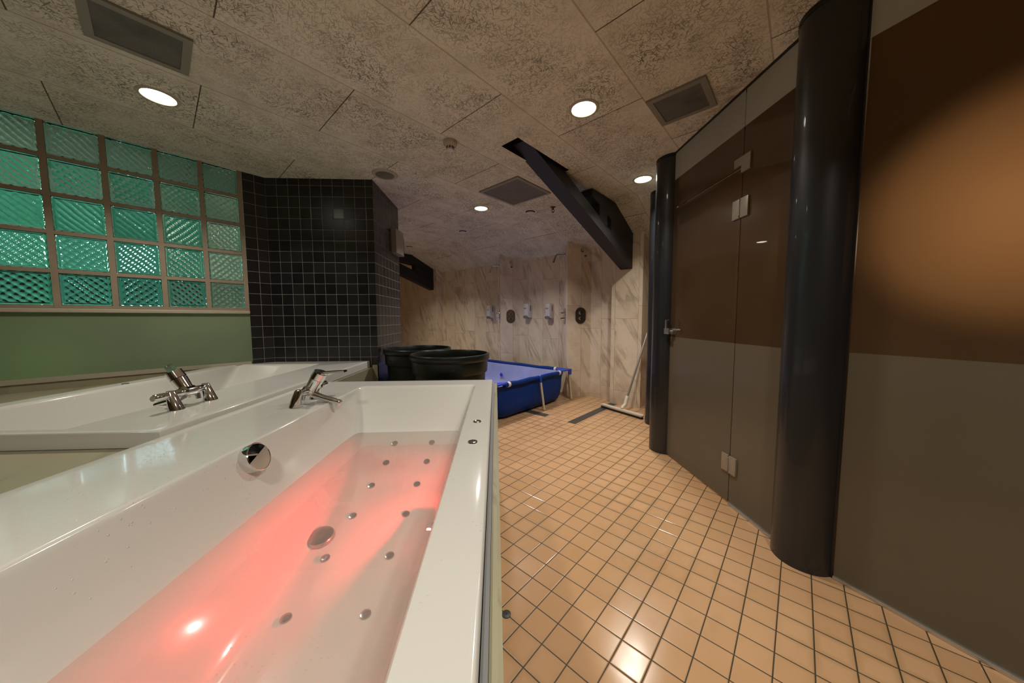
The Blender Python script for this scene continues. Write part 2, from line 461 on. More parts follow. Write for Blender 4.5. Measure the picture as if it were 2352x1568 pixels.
# flat ceiling laid out in the rotated (a,b) grid, with the slot where the right rafter comes through
A0, A1, B0, B1 = -1.705, -1.540, 1.778, 2.449
def ab(a, b, z): return ((a+b)*R2, (b-a)*R2, z)
BK = 4.855*R2
bm = new()
def rect(a0, a1, b0, b1, za, zb):
    bm.faces.new([bm.verts.new(p) for p in (ab(a0,b0,za), ab(a0,b1,zb), ab(a1,b1,zb), ab(a1,b0,za))])
rect(-10, A0, -8, BK, H, H); rect(A1, 9, -8, BK, H, H); rect(A0, A1, -8, B0, H, H); rect(A0, A1, B1, BK, H, H)
SL = 0.449
rect(-10, 9, BK, BK+3.2, H, H-SL*3.2)
bmesh.ops.remove_doubles(bm, verts=bm.verts[:], dist=1e-4)
# slot lining
struct('ceiling', bm, 'ceiling'); bm = new()
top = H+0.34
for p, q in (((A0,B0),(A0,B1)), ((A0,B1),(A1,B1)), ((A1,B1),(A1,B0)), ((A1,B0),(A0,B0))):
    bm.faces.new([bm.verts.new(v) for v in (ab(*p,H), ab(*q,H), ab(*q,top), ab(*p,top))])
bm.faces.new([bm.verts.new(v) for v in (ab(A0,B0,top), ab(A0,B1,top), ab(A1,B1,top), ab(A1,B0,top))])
struct('trim_slot_shade', bm, 'rubber_and_slot_shade')  # near-black colour stands in for the unlit shade inside the slot

# saw-tooth marble wall of the shower corner
saw = [(-3.6, 9.185), (-1.233, 6.818), (-1.119, 6.903), (0.071, 5.755), (0.080, 5.413), (0.408, 5.406), (1.008, 4.823), (1.011, 4.472),
       (1.351, 4.474), (1.70, 4.125)]
bm = new(); u = wall_strip(bm, saw, 0, 2.4)
wall_strip(bm, [(1.508, 4.101), (1.787, 3.822), (2.10, 4.13)], 0, 2.4, 7.45)
struct('wall_back', bm, 'marble')
bm = new(); wall_strip(bm, [(2.10, 4.13), (2.05, 3.62), (1.76, 3.30)], 0, 2.4)
struct('wall_recess', bm, 'marble')
bm = new(); wall_strip(bm, [(-3.6, 9.185), (-3.6, 3.85), (-2.07, 3.85)], 0, 2.4)
struct('wall_far_left', bm, 'marble')

# black tiled pier
bm = new()
bm.loops.layers.uv.verify()
V0 = 0.0982*24 - 2.338
uvl = bm.loops.layers.uv.verify()
def tile_face(a, b, z0, z1, ua, ub):
    vs = [bm.verts.new((a[0],a[1],z0)), bm.verts.new((b[0],b[1],z0)), bm.verts.new((b[0],b[1],z1)), bm.verts.new((a[0],a[1],z1))]
    f = bm.faces.new(vs)
    for lp, uv in zip(f.loops, ((ua,z0+V0),(ub,z0+V0),(ub,z1+V0),(ua,z1+V0))): lp[uvl].uv = uv
tile_face((-2.185,2.969), (-2.071,3.085), 0, H, 0.0982*2-0.163-0.02, 0.0982*2-0.02)
tile_face((-2.071,3.085), (-1.120,3.085), 0, H, 0.0, 0.951)
tile_face((-1.120,3.085), (-1.120,3.852), 0, H, 0.0, 0.767)
tile_face((-1.120,3.852), (-2.071,3.852), 0, H, 0.0, 0.951)
for f in bm.faces:   # shift the front face so that a joint falls where it does in the room
    pass
struct('wall_pier', bm, 'tile')

# glass block window wall along (1,1), from WE to the left
WE = Vector((-2.186, 2.970, 0)); WD = Vector((R2, R2, 0)); WN = Vector((R2, -R2, 0))   # WN points into the room
win = thing('window_1', None, None, (WE.x, WE.y, 0), PI/4); win['kind'] = 'structure'
# local x along the wall (negative to the left), local -y points into the room
XS = [-0.0165 - 0.2435*i for i in range(0, 9)]; ZS = [2.400, 2.181, 1.9435, 1.699, 1.448, 1.213]
bm = new()
for xx in XS: box(bm, xx-0.0145, xx+0.0145, -0.004, 0.076, 1.20, H)
for zz in ZS[1:]: box(bm, XS[-1], 0.0, -0.003, 0.075, zz-0.012, zz+0.012)
obj('mortar_grid', bm, 'mortar', win)
bm = new(); box(bm, XS[-1], 0.0, -0.02, 0.08, 1.176, 1.202, 0.004); obj('window_sill', bm, 'sill', win)
for i in range(8):
    for j in range(5):
        x1, x0 = XS[i]-0.0145, XS[i+1]+0.0145; z1, z0 = ZS[j]-0.012, ZS[j+1]+0.012
        if j == 0: z1 = H
        bm = new(); box(bm, x0, x1, -0.002, 0.074, z0, z1, 0.012, 3)
        uvl = bm.loops.layers.uv.verify()
        ox, oz = random.random()*0.02, random.random()*0.02
        for f in bm.faces:
            for lp in f.loops: lp[uvl].uv = (lp.vert.co.x+ox, lp.vert.co.z+oz)
        obj('glass_block', bm, 'block', win, smooth=True, angle=30)
bm = new(); box(bm, XS[-1], 0.0, 0.0, 0.012, 0.752, 1.176)
coat_front(obj('lower_glass_panel', bm, 'green_panel', win), 1)
bm = new(); box(bm, XS[-1], -0.01, -0.012, 0.0, 0.722, 0.752); obj('lower_trim', bm, 'offwhite', win)
bm = new(); box_uv(bm, XS[-1], 0.0, -0.006, 0.08, 0.0, 0.722); obj('lower_upstand', bm, 'marble_trim', win)
# wall continuing to the left outside the frame
e0 = WE + WD*XS[-1]; e1 = Vector((-6.4, -1.25, 0))
bm = new(); wall_strip(bm, [(e0.x, e0.y), (e1.x, e1.y), (-6.4, -2.6), (3.0, -2.6), (3.0, -0.6)], 0, H); struct('wall_left', bm, 'plain_wall')

# the teal lit room behind the blocks
bm = new()
def wpt(s, d, z): return WE + WD*s - WN*d + Vector((0,0,z))
def quad(*ps): bm.faces.new([bm.verts.new(p) for p in ps])
quad(wpt(-2.7,1.5,0), wpt(0.45,1.5,0), wpt(0.45,1.5,2.6), wpt(-2.7,1.5,2.6))
quad(wpt(-2.7,0.1,0), wpt(-2.7,1.5,0), wpt(-2.7,1.5,2.6), wpt(-2.7,0.1,2.6))
quad(wpt(0.45,0.1,0), wpt(0.45,1.5,0), wpt(0.45,1.5,2.6), wpt(0.45,0.1,2.6))
quad(wpt(-2.7,0.1,2.6), wpt(0.45,0.1,2.6), wpt(0.45,1.5,2.6), wpt(-2.7,1.5,2.6))
struct('wall_behind_blocks', bm, 'back_wall')
bm = new()
quad(wpt(-2.7,0.1,0.6), wpt(0.45,0.1,0.6), wpt(0.45,1.5,0.6), wpt(-2.7,1.5,0.6))
bm2 = bm
struct('floor_behind_blocks', bm, 'back_dark')
bm = new()
p = wpt(-0.75, 1.35, 0)
for s0, s1, z1 in ((-1.35, -0.95, 1.30), (-0.80, -0.25, 1.18), (-2.3, -1.7, 1.22)):
    pts = [wpt(s0,1.05,0.6), wpt(s1,1.05,0.6), wpt(s1,1.45,0.6), wpt(s0,1.45,0.6)]
    prism(bm, pts, (0,0,z1-0.6))
struct('trim_behind_blocks', bm, 'back_dark')

# marble plinths round the two tubs
bm = new()
box_uv(bm, -6.4, -2.375, -2.6, 3.084, 0.0, 0.668); box_uv(bm, -2.375, -1.172, -2.6, 1.180, 0.0, 0.668)
box_uv(bm, -1.198, -1.172, 1.180, 3.084, 0.0, 0.668)
struct('trim_1', bm, 'marble_trim')
bm = new()
box_uv(bm, -0.012, 0.0065, -1.2, 2.186, 0.0, 0.680); box_uv(bm, -1.172, -0.012, 2.168, 2.186, 0.0, 0.680)
box_uv(bm, -1.172, -0.012, -1.2, 0.250, 0.0, 0.680)
o = struct('trim_2', bm, 'marble_trim')
bm = new(); box(bm, -0.0225, -0.0125, 0.25, 2.167, 0.66, 0.690); struct('trim_3', bm, 'grey_plastic')
bm = new(); box_uv(bm, -1.171, -1.124, 3.07, 3.084, 0, 0.69); struct('trim_4', bm, 'marble_trim')

# ------------------------------------------------------------------ bathtubs
def smax(a, b, k):
    h = max(k-abs(a-b), 0.0)/k
    return max(a, b) + h*h*k*0.25
def smin(a, b, k): return -smax(-a, -b, k)
FLOOR_PTS = [(-1.0,.272),(0.45,.270),(0.62,.272),(0.87,.284),(1.06,.313),(1.24,.347),(1.40,.384),(1.52,.433),(1.62,.489),(1.73,.520),(1.80,.56),(2.3,.90)]
def floor_z(y):
    for (a, za), (b, zb) in zip(FLOOR_PTS, FLOOR_PTS[1:]):
        if y <= b:
            t = (y-a)/(b-a); return za+(zb-za)*t
    return FLOOR_PTS[-1][1]
def basin(x, y, rim=0.71):
    left = rim - (x+0.832)/0.078*0.19
    right = rim - (-0.130-x)/0.060*0.19
    far = rim - (2.000-y)/0.270*0.19
    near = rim - (y-0.300)/0.10*0.19
    z = smax(floor_z(y), smax(left, right, 0.03), 0.07)
    z = smax(z, smax(far, near, 0.03), 0.05)
    return smin(z, rim, 0.012)
def stations(marks):
    out = []
    for (a, b, n) in marks: out += [a+(b-a)*i/n for i in range(n)]
    return out + [marks[-1][1]]
X0, X1, Y0, Y1 = -1.195, -0.024, 0.256, 2.164
def tub_bm(mirror=False, dz=0.0, dy=0.0):
    bm = new()
    xs = stations([(X0, X0+.008, 3), (X0+.008, -.87, 8), (-.87, -.80, 14), (-.80, -.65, 18), (-.65, -.25, 14), (-.25, -.15, 13), (-.15, -.105, 10), (-.105, X1-.008, 4), (X1-.008, X1, 3)])
    ys = stations([(Y0, Y0+.008, 3), (Y0+.008, .28, 2), (.28, .34, 10), (.34, .55, 14), (.55, 1.55, 40), (1.55, 1.95, 34), (1.95, 2.04, 16), (2.04, Y1-.008, 5), (Y1-.008, Y1, 3)])
    g = []
    for y in ys:
        row = []
        for x in xs:
            z = basin(x, y)
            d = min(x-X0, X1-x, y-Y0, Y1-y)
            if d < 0.008: z -= 0.008 - math.sqrt(max(0.008**2-(0.008-d)**2, 0))
            row.append((x, y, z))
        g.append(row)
    def place(p):
        x, y, z = p
        if mirror: x = -2.371 + (X1 - x)
        return (x, y+dy, z+dz)
    V = [[bm.verts.new(place(p)) for p in row] for row in g]
    ny, nx = len(ys), len(xs)
    for j in range(ny-1):
        for i in range(nx-1): bm.faces.new((V[j][i], V[j][i+1], V[j+1][i+1], V[j+1][i]))
    # skirt
    loop = [(0,i) for i in range(nx)] + [(j,nx-1) for j in range(1,ny)] + [(ny-1,i) for i in range(nx-2,-1,-1)] + [(j,0) for j in range(ny-2,0,-1)]
    low = []
    for j, i in loop:
        x, y, z = g[j][i]; low.append(bm.verts.new(place((x, y, 0.672 if mirror is False else 0.650))))
    n = len(loop)
    for k in range(n):
        a, b = loop[k], loop[(k+1)%n]
        bm.faces.new((V[a[0]][a[1]], low[k], low[(k+1)%n], V[b[0]][b[1]]))
    return bm

tub = thing('bathtub', 'filled white whirlpool bathtub nearest the camera, glowing pink inside', 'bathtub', (0,0,0), group='sunken white bathtubs')
obj('tub_shell', tub_bm(), 'acrylic', tub, smooth=True, angle=50)
# jets
def disc_on(bm, p, n, r, h, dome=0.5):
    n = Vector(n).normalized(); q = n.to_track_quat('Z','Y').to_matrix().to_4x4(); q.translation = Vector(p)
    lathe(bm, [(r, -0.004), (r, h*0.4), (r*0.93, h*0.8), (r*0.6, h), (0.0001, h*(1-0.25*dome))], 24, q)
jet_proto = None
for side, xs_ in (('L', (-.595,-.584,-.570,-.557,-.531,-.520)), ('R', (-.376,-.369,-.363,-.357,-.338,-.332))):
    for x, y in zip(xs_, (.871,1.06,1.24,1.40,1.52,1.62)):
        z = basin(x, y); sl = (basin(x, y+.01)-basin(x, y-.01))/.02; sx = (basin(x+.01, y)-basin(x-.01, y))/.02
        bm = new(); disc_on(bm, (x, y, z), (-sx, -sl, 1), 0.0155, 0.006); obj('jet', bm, 'chrome_dull', tub, smooth=True)
# suction plate
x, y = -0.640, 1.140
bm = new(); z = basin(x, y); sx = (basin(x+.01, y)-basin(x-.01, y))/.02; sl = (basin(x, y+.01)-basin(x, y-.01))/.02
disc_on(bm, (x, y, z+0.006), (-sx, -sl, 1), 0.045, 0.012); sp = obj('suction_cover', bm, 'chrome_dull', tub, smooth=True)
# overflow rotary knob on the wall under the rim
ovn = Vector((0.19, 0, 0.078)).normalized(); ovu = Vector((-0.078, 0, 0.19)).normalized(); ovs = ovu.cross(ovn)
q = Matrix(((ovs.x,ovu.x,ovn.x,-0.8125),(ovs.y,ovu.y,ovn.y,1.068),(ovs.z,ovu.z,ovn.z,0.662),(0,0,0,1)))   # local x = along the tub, y = up the wall
bm = new(); lathe(bm, [(0.047,0.0),(0.047,0.030),(0.0445,0.032),(0.0435,0.031),(0.0435,0.006),(0.0001,0.006)], 40, q); ov = obj('overflow_knob', bm, 'chrome', tub, smooth=True)
bm = new(); n = 24
pts = [q @ Vector((0.0433*math.cos(a), 0.0433*math.sin(a), 0.008)) for a in [math.radians(188 + 200*i/n) for i in range(n+1)]]
prism(bm, pts, ovn*0.0225); obj('knob_cap', bm, 'chrome', ov, smooth=True, angle=30)
bm = new()
prism(bm, [q @ Vector(p) for p in ((-0.040,0.019,0.0065),(0.030,-0.006,0.0065),(0.032,-0.0015,0.0065),(-0.038,0.0235,0.0065))], ovn*0.023)
obj('knob_rib', bm, 'chrome', ov)
bm = new(); lathe(bm, [(0.0430,0.0068),(0.0001,0.0068)], 32, q); obj('knob_recess', bm, 'black', ov)
for k, (x, y, led) in enumerate(((-0.077, 1.267, True), (-0.080, 1.053, False))):
    bm = new(); disc_on(bm, (x, y, 0.710), (0,0,1), 0.0165, 0.004); b_ = obj('push_button', bm, 'chrome', tub, smooth=True)
    if led:
        bm = new(); disc_on(bm, (x-0.006, y+0.002, 0.7135), (0,0,1), 0.0022, 0.002); obj('button_light', bm, 'green_led', b_)
# underwater lamp low on the right wall
zl = 0.40; xl = -0.130-0.060*(0.71-zl)/0.19-0.001; yl = 1.08
bm = new(); disc_on(bm, (xl+.003, yl, zl+.003), (-0.19, 0, 0.06), 0.016, 0.004); uw = obj('underwater_light', bm, 'chrome', tub, smooth=True)
bm = new(); box(bm, xl-.014, xl+.004, yl-.018, yl+.018, zl+.0062, zl+.0070); box(bm, xl-.014, xl+.004, yl-.018, yl+.018, zl-.0010, zl-.0002); obj('added_beam_plates', bm, 'acrylic', tub)  # two added plates that cut the red beam above and below
bm = new(); disc_on(bm, (xl+.0005, yl, zl+0.003), (-0.19, 0, 0.06), 0.0025, 0.002); obj('red_lens', bm, 'red_lamp', uw, smooth=True)

bm = new()
ws = stations([(-.765,-.18,20)]); wy = stations([(.40,1.742,40)])
W_ = [[bm.verts.new((x, y, 0.52)) for x in ws] for y in wy]
for j in range(len(wy)-1):
    for i in range(len(ws)-1): bm.faces.new((W_[j][i], W_[j][i+1], W_[j+1][i+1], W_[j+1][i]))
tag(obj('bath_water', bm, 'water', smooth=True), 'cloudy pink lit water filling the nearest bathtub', 'water', kind='stuff')

tub2 = thing('bathtub', 'second white bathtub in a marble plinth beside the glass block wall', 'bathtub', (0,0,0), group='sunken white bathtubs')
bm = tub_bm(True, 0.02, 0.918)   # the corner is cut where the tub meets the glass block wall
bmesh.ops.bisect_plane(bm, geom=bm.verts[:]+bm.edges[:]+bm.faces[:], plane_co=(-5.143, 0, 0), plane_no=(-R2, R2, 0), clear_outer=True)
obj('tub_shell', bm, 'acrylic', tub2, smooth=True, angle=50)
bm = new(); disc_on(bm, (-2.300, 2.078, 0.730), (0,0,1), 0.0165, 0.004); obj('push_button', bm, 'chrome', tub2, smooth=True)

# ------------------------------------------------------------------ mixer taps (local: +x over the basin, +y along the tub)
tap = thing('mixer_tap', 'chrome deck tap reaching over the pink lit bathtub', 'tap', (-0.952, 1.62, 0.711), 0, 'chrome bath mixer taps')
for s in (-1, 1):
    bm = new()
    lathe(bm, [(0.0001,0.0005),(0.028,0.0005),(0.0275,0.004),(0.0150,0.077),(0.0125,0.081),(0.0001,0.081)], 32)
    for v in bm.verts: v.co.x += v.co.z*0.25; v.co.y += s*.085
    obj('pillar', bm, 'chrome', tap, smooth=True)
bm = new()
tube(bm, smooth_path([(0.020,-.085,.064),(0.020,-.045,.063),(0.022,-.02,.062),(0.022,.02,.062),(0.020,.045,.063),(0.020,.085,.064)]), [0.014]*4+[0.016]*4+[0.026]*5+[0.026]*1+[0.017]*4+[0.014]*3, 20)
obj('tap_body', bm, 'chrome', tap, smooth=True)
bm = new(); cyl(bm, (0.022,0,.052), (0.062,0,.118), 0.026, 0.0315, 28); cyl(bm, (0.063,0,.1195), (0.081,0,.149), 0.0325, 0.031, 28); obj('cartridge', bm, 'chrome', tap, smooth=True)
bm = new()
cyl(bm, (0.0805,0,.1485), (0.083,0,.1545), 0.0315, 0.030, 28)
bmesh.ops.create_cube(bm, size=1, matrix=Matrix.Translation((0.146,0,0.1520)) @ Matrix.Rotation(-0.06, 4, 'Y') @ Matrix.Diagonal((0.110,0.034,0.009,1)))
obj('lever', bm, 'chrome', tap, smooth=True)
bm = new(); tube(bm, smooth_path([(0.026,0,.047),(0.075,0,.026),(0.13,0,.008),(0.163,0,-.001),(0.170,0,-.006)]), [0.016]*5+[0.0145]*5+[0.013]*5+[0.011]*2, 18)
cyl(bm, (0.161,0,-.004), (0.157,0,-.018), 0.011, 0.0105, 18)
obj('spout', bm, 'chrome', tap, smooth=True)
bm = new(); tube(bm, [(0.020,.102,.064),(0.020,.112,.064),(0.020,.113,.064),(0.020,.150,.064),(0.020,.160,.064)], [0.0135,0.0135,0.0165,0.0165,0.011], 20)
obj('diverter_knob', bm, 'chrome', tap, smooth=True)
bm = new(); cyl(bm, (0.010,-.028,.046), (0.004,-.028,.020), 0.010, 0.009, 16); obj('hose_outlet', bm, 'chrome_dull', tap, smooth=True)
dup(tap, 'chrome deck tap standing on the far bathtub beside the glass block wall', (-1.412, 1.545, 0.731), PI)
for ch in COL.objects['mixer_tap.001'].children:
    if ch.name.startswith('lever'): ch.matrix_local = Matrix.Translation((.0818,0,.1515)) @ Matrix.Rotation(-0.83, 4, Vector((.018,0,.0295))) @ Matrix.Translation((-.0818,0,-.1515))

# ------------------------------------------------------------------ steam cabin front
GX = 1.400
def pane(parent, name, x, ya, yb, z0, z1, mat, th=0.010):
    bm = new(); box(bm, x, x+th, min(ya,yb), max(ya,yb), z0, z1); return coat_front(obj(name, bm, mat, parent), 0)
ZB, ZT, ZS2 = 0.975, 2.19, 1.972
YC1, YC2, YSM = 1.40, 2.56, 1.793
door = thing('door_1', None, None, (GX, YSM, 0)); door['kind'] = 'structure'
def dl(bm): 
    bmesh.ops.translate(bm, verts=bm.verts[:], vec=(-GX, -YSM, 0)); return bm
bm = new(); box(bm, GX, GX+.01, YSM+.003, YC2, ZB, ZS2-.004); coat_front(obj('door_glass', dl(bm), 'brown_glass', door), 0)
bm = new(); box(bm, GX, GX+.01, YSM+.003, YC2, 0.012, ZB); coat_front(obj('frosted_lower_glass', dl(bm), 'frosted', door), 0)
bm = new()
cyl(bm, (GX, 2.425, 1.020), (GX-0.030, 2.425, 1.020), 0.024, 0.024, 24); cyl(bm, (GX-.028, 2.425, 1.020), (GX-.056, 2.425, 1.020), 0.009, 0.009, 16)
box(bm, GX-.060, GX-.050, 2.412, 2.478, 0.998, 1.044, 0.002); box(bm, GX-.060, GX-.050, 2.450, 2.466, 1.040, 1.112, 0.002)
box(bm, GX-.060, GX-.030, 2.450, 2.466, 1.104, 1.112, 0.002)
obj('door_handle', dl(bm), 'satin', door, smooth=True, angle=30)
def hinge(z0, z1):
    bm = new()
    box(bm, GX-.010, GX, YSM+.006, YSM+.058, z0, z1, .0015); box(bm, GX-.012, GX, YSM-.060, YSM-.004, z0, z1, .0015)
    cyl(bm, (GX-.012, YSM+.001, z0+.012), (GX-.012, YSM+.001, z1-.012), 0.0065, 0.0065, 14)
    obj('hinge', dl(bm), 'satin_hinge', door, smooth=True, angle=30)
hinge(1.690, 1.798); hinge(0.195, 0.300)
w2 = thing('window_2', None, None, (0,0,0)); w2['kind'] = 'structure'
for a, b, zlo in ((YSM+.003, YC2, ZS2+.004), (YC1, YSM-.003, ZB)):
    pane(w2, 'clear_pane', GX, a, b, zlo, ZT, 'brown_glass'); pane(w2, 'pale_top_band', GX, a, b, ZT, H, 'top_band')
pane(w2, 'frosted_lower_pane', GX, YC1, YSM-.003, 0.012, ZB, 'frosted')
bm = new()
box(bm, GX-.010, GX, YSM-.060, YSM+.004, 1.940, 2.030, .0015); box(bm, GX-.010, GX, YSM+.004, YSM+.058, 1.984, 2.030, .0015)
obj('corner_bracket', bm, 'satin_hinge', w2)
bm = new(); box(bm, GX-.012, GX+.014, YC1, YSM-.01, 0.0, 0.014, .002); obj('floor_sill', bm, 'alu', w2)
bm = new(); box(bm, GX-.006, GX+.012, YC1, YC2, H-0.012, H); obj('top_gasket', bm, 'gasket', w2)
# angled pane to the right of the near column
P0 = Vector((1.452, 1.232)); PD = Vector((0.142,-0.367)).normalized(); PN = Vector((PD.y, -PD.x))  # PN to cabin side?
ang = math.atan2(PD.y, PD.x)
def angled(name, p0, length, angle):
    w = thing(name, None, None, (p0[0], p0[1], 0), angle); w['kind'] = 'structure'
    for nm, z0, z1, mt in (('frosted_lower_pane', 0.014, 0.980, 'frosted'), ('clear_pane', 0.980, 2.195, 'steamy_glass'), ('pale_top_band', 2.195, H, 'top_band')):
        bm = new(); box(bm, 0.0, length, 0.0, 0.010, z0, z1); coat_front(obj(nm, bm, mt, w), 1)
    bm = new(); box(bm, 0.0, length, -0.012, 0.014, 0.0, 0.014, .002); obj('floor_sill', bm, 'alu', w)
    bm = new(); box(bm, 0.0, length, -0.006, 0.016, H-0.012, H); obj('top_gasket', bm, 'gasket', w)
    return w
w3 = angled('window_3', P0, 0.72, ang)
bm = new(); box(bm, -0.030, -0.002, -0.008, 0.02, 0.0, H); obj('side_gasket', bm, 'gasket', w3)
w4 = angled('window_4', (1.44, 2.63), 0.68, math.atan2(0.66, 0.275))
# cabin interior
bm = new()
for a, b in (((2.9,0.3),(2.9,3.5)), ((1.74,0.52),(2.9,0.3)), ((1.74,3.32),(2.9,3.5))):
    quad((a[0],a[1],0),(b[0],b[1],0),(b[0],b[1],H),(a[0],a[1],H))
struct('wall_cabin', bm, 'cabin_wall')
bm = new(); wall_strip(bm, [(1.76, 0.50), (3.0, -0.6)], 0, H); struct('wall_right', bm, 'plain_wall')

def column(label, x, y, gx=None):
    t = thing('column', label, 'column', (x, y, 0), group='dark round steel columns')
    bm = new(); lathe(bm, [(0.1165, 0.0), (0.1165, H-0.022)], 48); obj('shaft', bm, 'column', t, smooth=True)
    bm = new(); lathe(bm, [(0.119, H-0.022), (0.119, H-0.001)], 48); obj('top_seal', bm, 'gasket', t, smooth=True)
    return t
c1 = column('nearest dark blue-grey round column at right, thickest in view', 1.430, 1.352)
dup(c1, 'dark round column at the handle side of the glass door', (1.435, 2.600, 0))
dup(c1, 'farthest dark round column, half hidden behind another, by the floor squeegee', (1.712, 3.262, 0))

# ------------------------------------------------------------------ steel rafters (plane along (1,1), s = distance back from the wall end)
def rafter(label, end, hole, long, posts):
    t = thing('steel_rafter', label, 'beam', (end[0], end[1], 0), 0, 'slanting charcoal steel rafters')
    def P(s, z): return (-s*R2, -s*R2, z)
    off = (-0.15*R2, 0.15*R2, 0)
    cz = lambda s: min(2.178+0.449*s, H-0.004) - 0.004
    bot = lambda s: 1.734+0.352*s
    ltop = lambda s: bot(s)+ (0.20 if not posts else 0.118)
    bm = new(); prism(bm, [P(0,bot(0)), P(long,bot(long)), P(long,ltop(long)), P(0,ltop(0))], off); obj('lower_chord', bm, 'steel_black', t)
    off2 = (-0.13*R2, 0.13*R2, 0)
    sk = 0.492
    bm = new(); prism(bm, [P(0.0,cz(0)-.14), P(0.0,cz(0)), P(sk,cz(sk)), P(1.04,cz(1.04)), P(1.04,cz(1.04)-.07), P(0.86,2.275), P(0.74,2.235), P(hole,cz(hole)-.165 if not posts else 2.19)], off2)
    obj('upper_chord', bm, 'steel_black', t)
    bm = new(); prism(bm, [P(0.002,ltop(0)-.02), P(0.002,cz(0)-.10), P(hole,cz(hole)-.14 if not posts else 2.19), P(hole,ltop(hole)-.02)], (-0.11*R2, 0.11*R2, 0))
    obj('gusset_plate', bm, 'steel_black', t)
    if posts:
        bm = new(); prism(bm, [P(.70,ltop(.70)-.02), P(.70,2.26), P(.88,2.29), P(.88,ltop(.88)-.02)], (-0.11*R2, 0.11*R2, 0)); obj('post', bm, 'steel_black', t)
    return t
rafter('long charcoal steel rafter slanting from a ceiling slot down to the marble wall', (1.694, 3.915), 0.61, 2.05, True)
rafter('short end of a steel rafter showing behind the black tiled pier', (-1.302, 6.879), 0.435, 1.35, False)

# ------------------------------------------------------------------ ceiling fittings
LAMPS = [(-1.916, 2.021, 'round downlight over the glass block wall, lit'),
         (0.547, 2.016, 'lit round downlight over the tiled aisle, second from the right'),
         (1.365, 2.967, 'lit round downlight close to the far columns'),
         (-0.157, 3.806, 'lit round downlight with a cool halo above the black barrels'),
         (-1.690, 5.258, 'round downlight hidden behind the black tiled pier'),
         (-0.75, -0.15, 'round downlight over the near end of the filled bathtub'), (0.75, 0.20, 'round downlight over the near end of the tiled aisle'), (-3.45, -0.24, 'round downlight over the marble ledge at left')]
POWER = [15, 15, 16, 26, 24, 19, 17, 12]
lamp0 = None
for k_, ((x, y, lab), pw) in enumerate(zip(LAMPS, POWER)):
    if k_ > 4: pass          # those over the camera and behind it: only their lit discs
    elif lamp0 is None:
        lamp0 = thing('downlight', lab, 'ceiling light', (x, y, H), 0, 'round recessed downlights')
        bm = new(); lathe(bm, [(0.070,-0.002),(0.074,-0.007),(0.088,-0.006),(0.092,-0.001)], 40); obj('trim_ring', bm, 'offwhite', lamp0, smooth=True)
        bm = new(); lathe(bm, [(0.071,-0.003),(0.0001,-0.003)], 40); obj('diffuser', bm, 'lamp', lamp0)
    else: dup(lamp0, lab, (x, y, H))
    ld = bpy.data.lights.new('downlight_beam', 'AREA'); ld.shape = 'DISK'; ld.size = 0.13; ld.energy = pw; ld.spread = math.radians(125)
    ld.color = (1.0, 0.94, 0.85) if lab.find('cool') < 0 else (0.98, 0.92, 0.93)
    lo = bpy.data.objects.new('downlight_beam', ld); COL.objects.link(lo); lo.location = (x, y, H-0.012)

def vent(label, cx, cy, hx, hy, inner, mat):
    t = thing('ceiling_vent', label, 'vent', (cx, cy, H), PI/4, 'square ceiling grilles')
    bm = new()
    z0, z1 = -0.012, -0.0005
    ix, iy = hx-inner, hy-inner
    for (x0,x1,y0,y1) in ((-hx,hx,-hy,-iy),(-hx,hx,iy,hy),(-hx,-ix,-iy,iy),(ix,hx,-iy,iy)): box(bm, x0,x1,y0,y1,z0,z1)
    obj('frame', bm, 'vent_grey', t)
    bm = new(); box(bm, -ix, ix, -iy, iy, -0.008, -0.001); obj('grille', bm, mat, t)
    return t
vent('large perforated grille at the top left corner of the view', -1.594, 1.615, 0.165, 0.155, 0.032, 'perf_grey')
vent('stained perforated grille beside the brown glass cabin', 1.113, 1.935, 0.155, 0.155, 0.032, 'perf_grey')
vent('widest plain grille, in front of the long slanting rafter', 0.208, 3.312, 0.258, 0.258, 0.030, 'perf_fine')

t = thing('ceiling_speaker', 'flat round cream speaker beside the black tiled pier', 'speaker', (-0.966, 2.969, H))
bm = new(); lathe(bm, [(0.078,-0.010),(0.104,-0.008),(0.110,-0.001)], 40); obj('rim', bm, 'offwhite', t, smooth=True)
bm = new(); lathe(bm, [(0.079,-0.0095),(0.0001,-0.0095)], 40); obj('mesh_cover', bm, 'speaker', t)

t = thing('smoke_detector', 'small white smoke detector on the middle of the ceiling', 'smoke detector', (-0.317, 2.418, H))
bm = new(); lathe(bm, [(0.050,-0.0005),(0.050,-0.020),(0.046,-0.028),(0.030,-0.036),(0.0001,-0.036)], 36); obj('base', bm, 'offwhite', t, smooth=True)
bm = new(); lathe(bm, [(0.027,-0.036),(0.026,-0.056),(0.021,-0.064),(0.0001,-0.066)], 36); hd = obj('sensor_head', bm, 'white_plastic', t, smooth=True)
bm = new()
for zc in (-0.042, -0.051):
    for k in range(8):
        a = 2*PI*(k+.5)/8 - PI/2 - PI/8; q = Matrix.Rotation(a, 4, 'Z') @ Matrix.Translation((0.0264, 0, zc)) @ Matrix.Diagonal((0.003, 0.014, 0.0055, 1))
        bmesh.ops.create_cube(bm, size=1, matrix=q)
obj('slots', bm, 'black', hd)

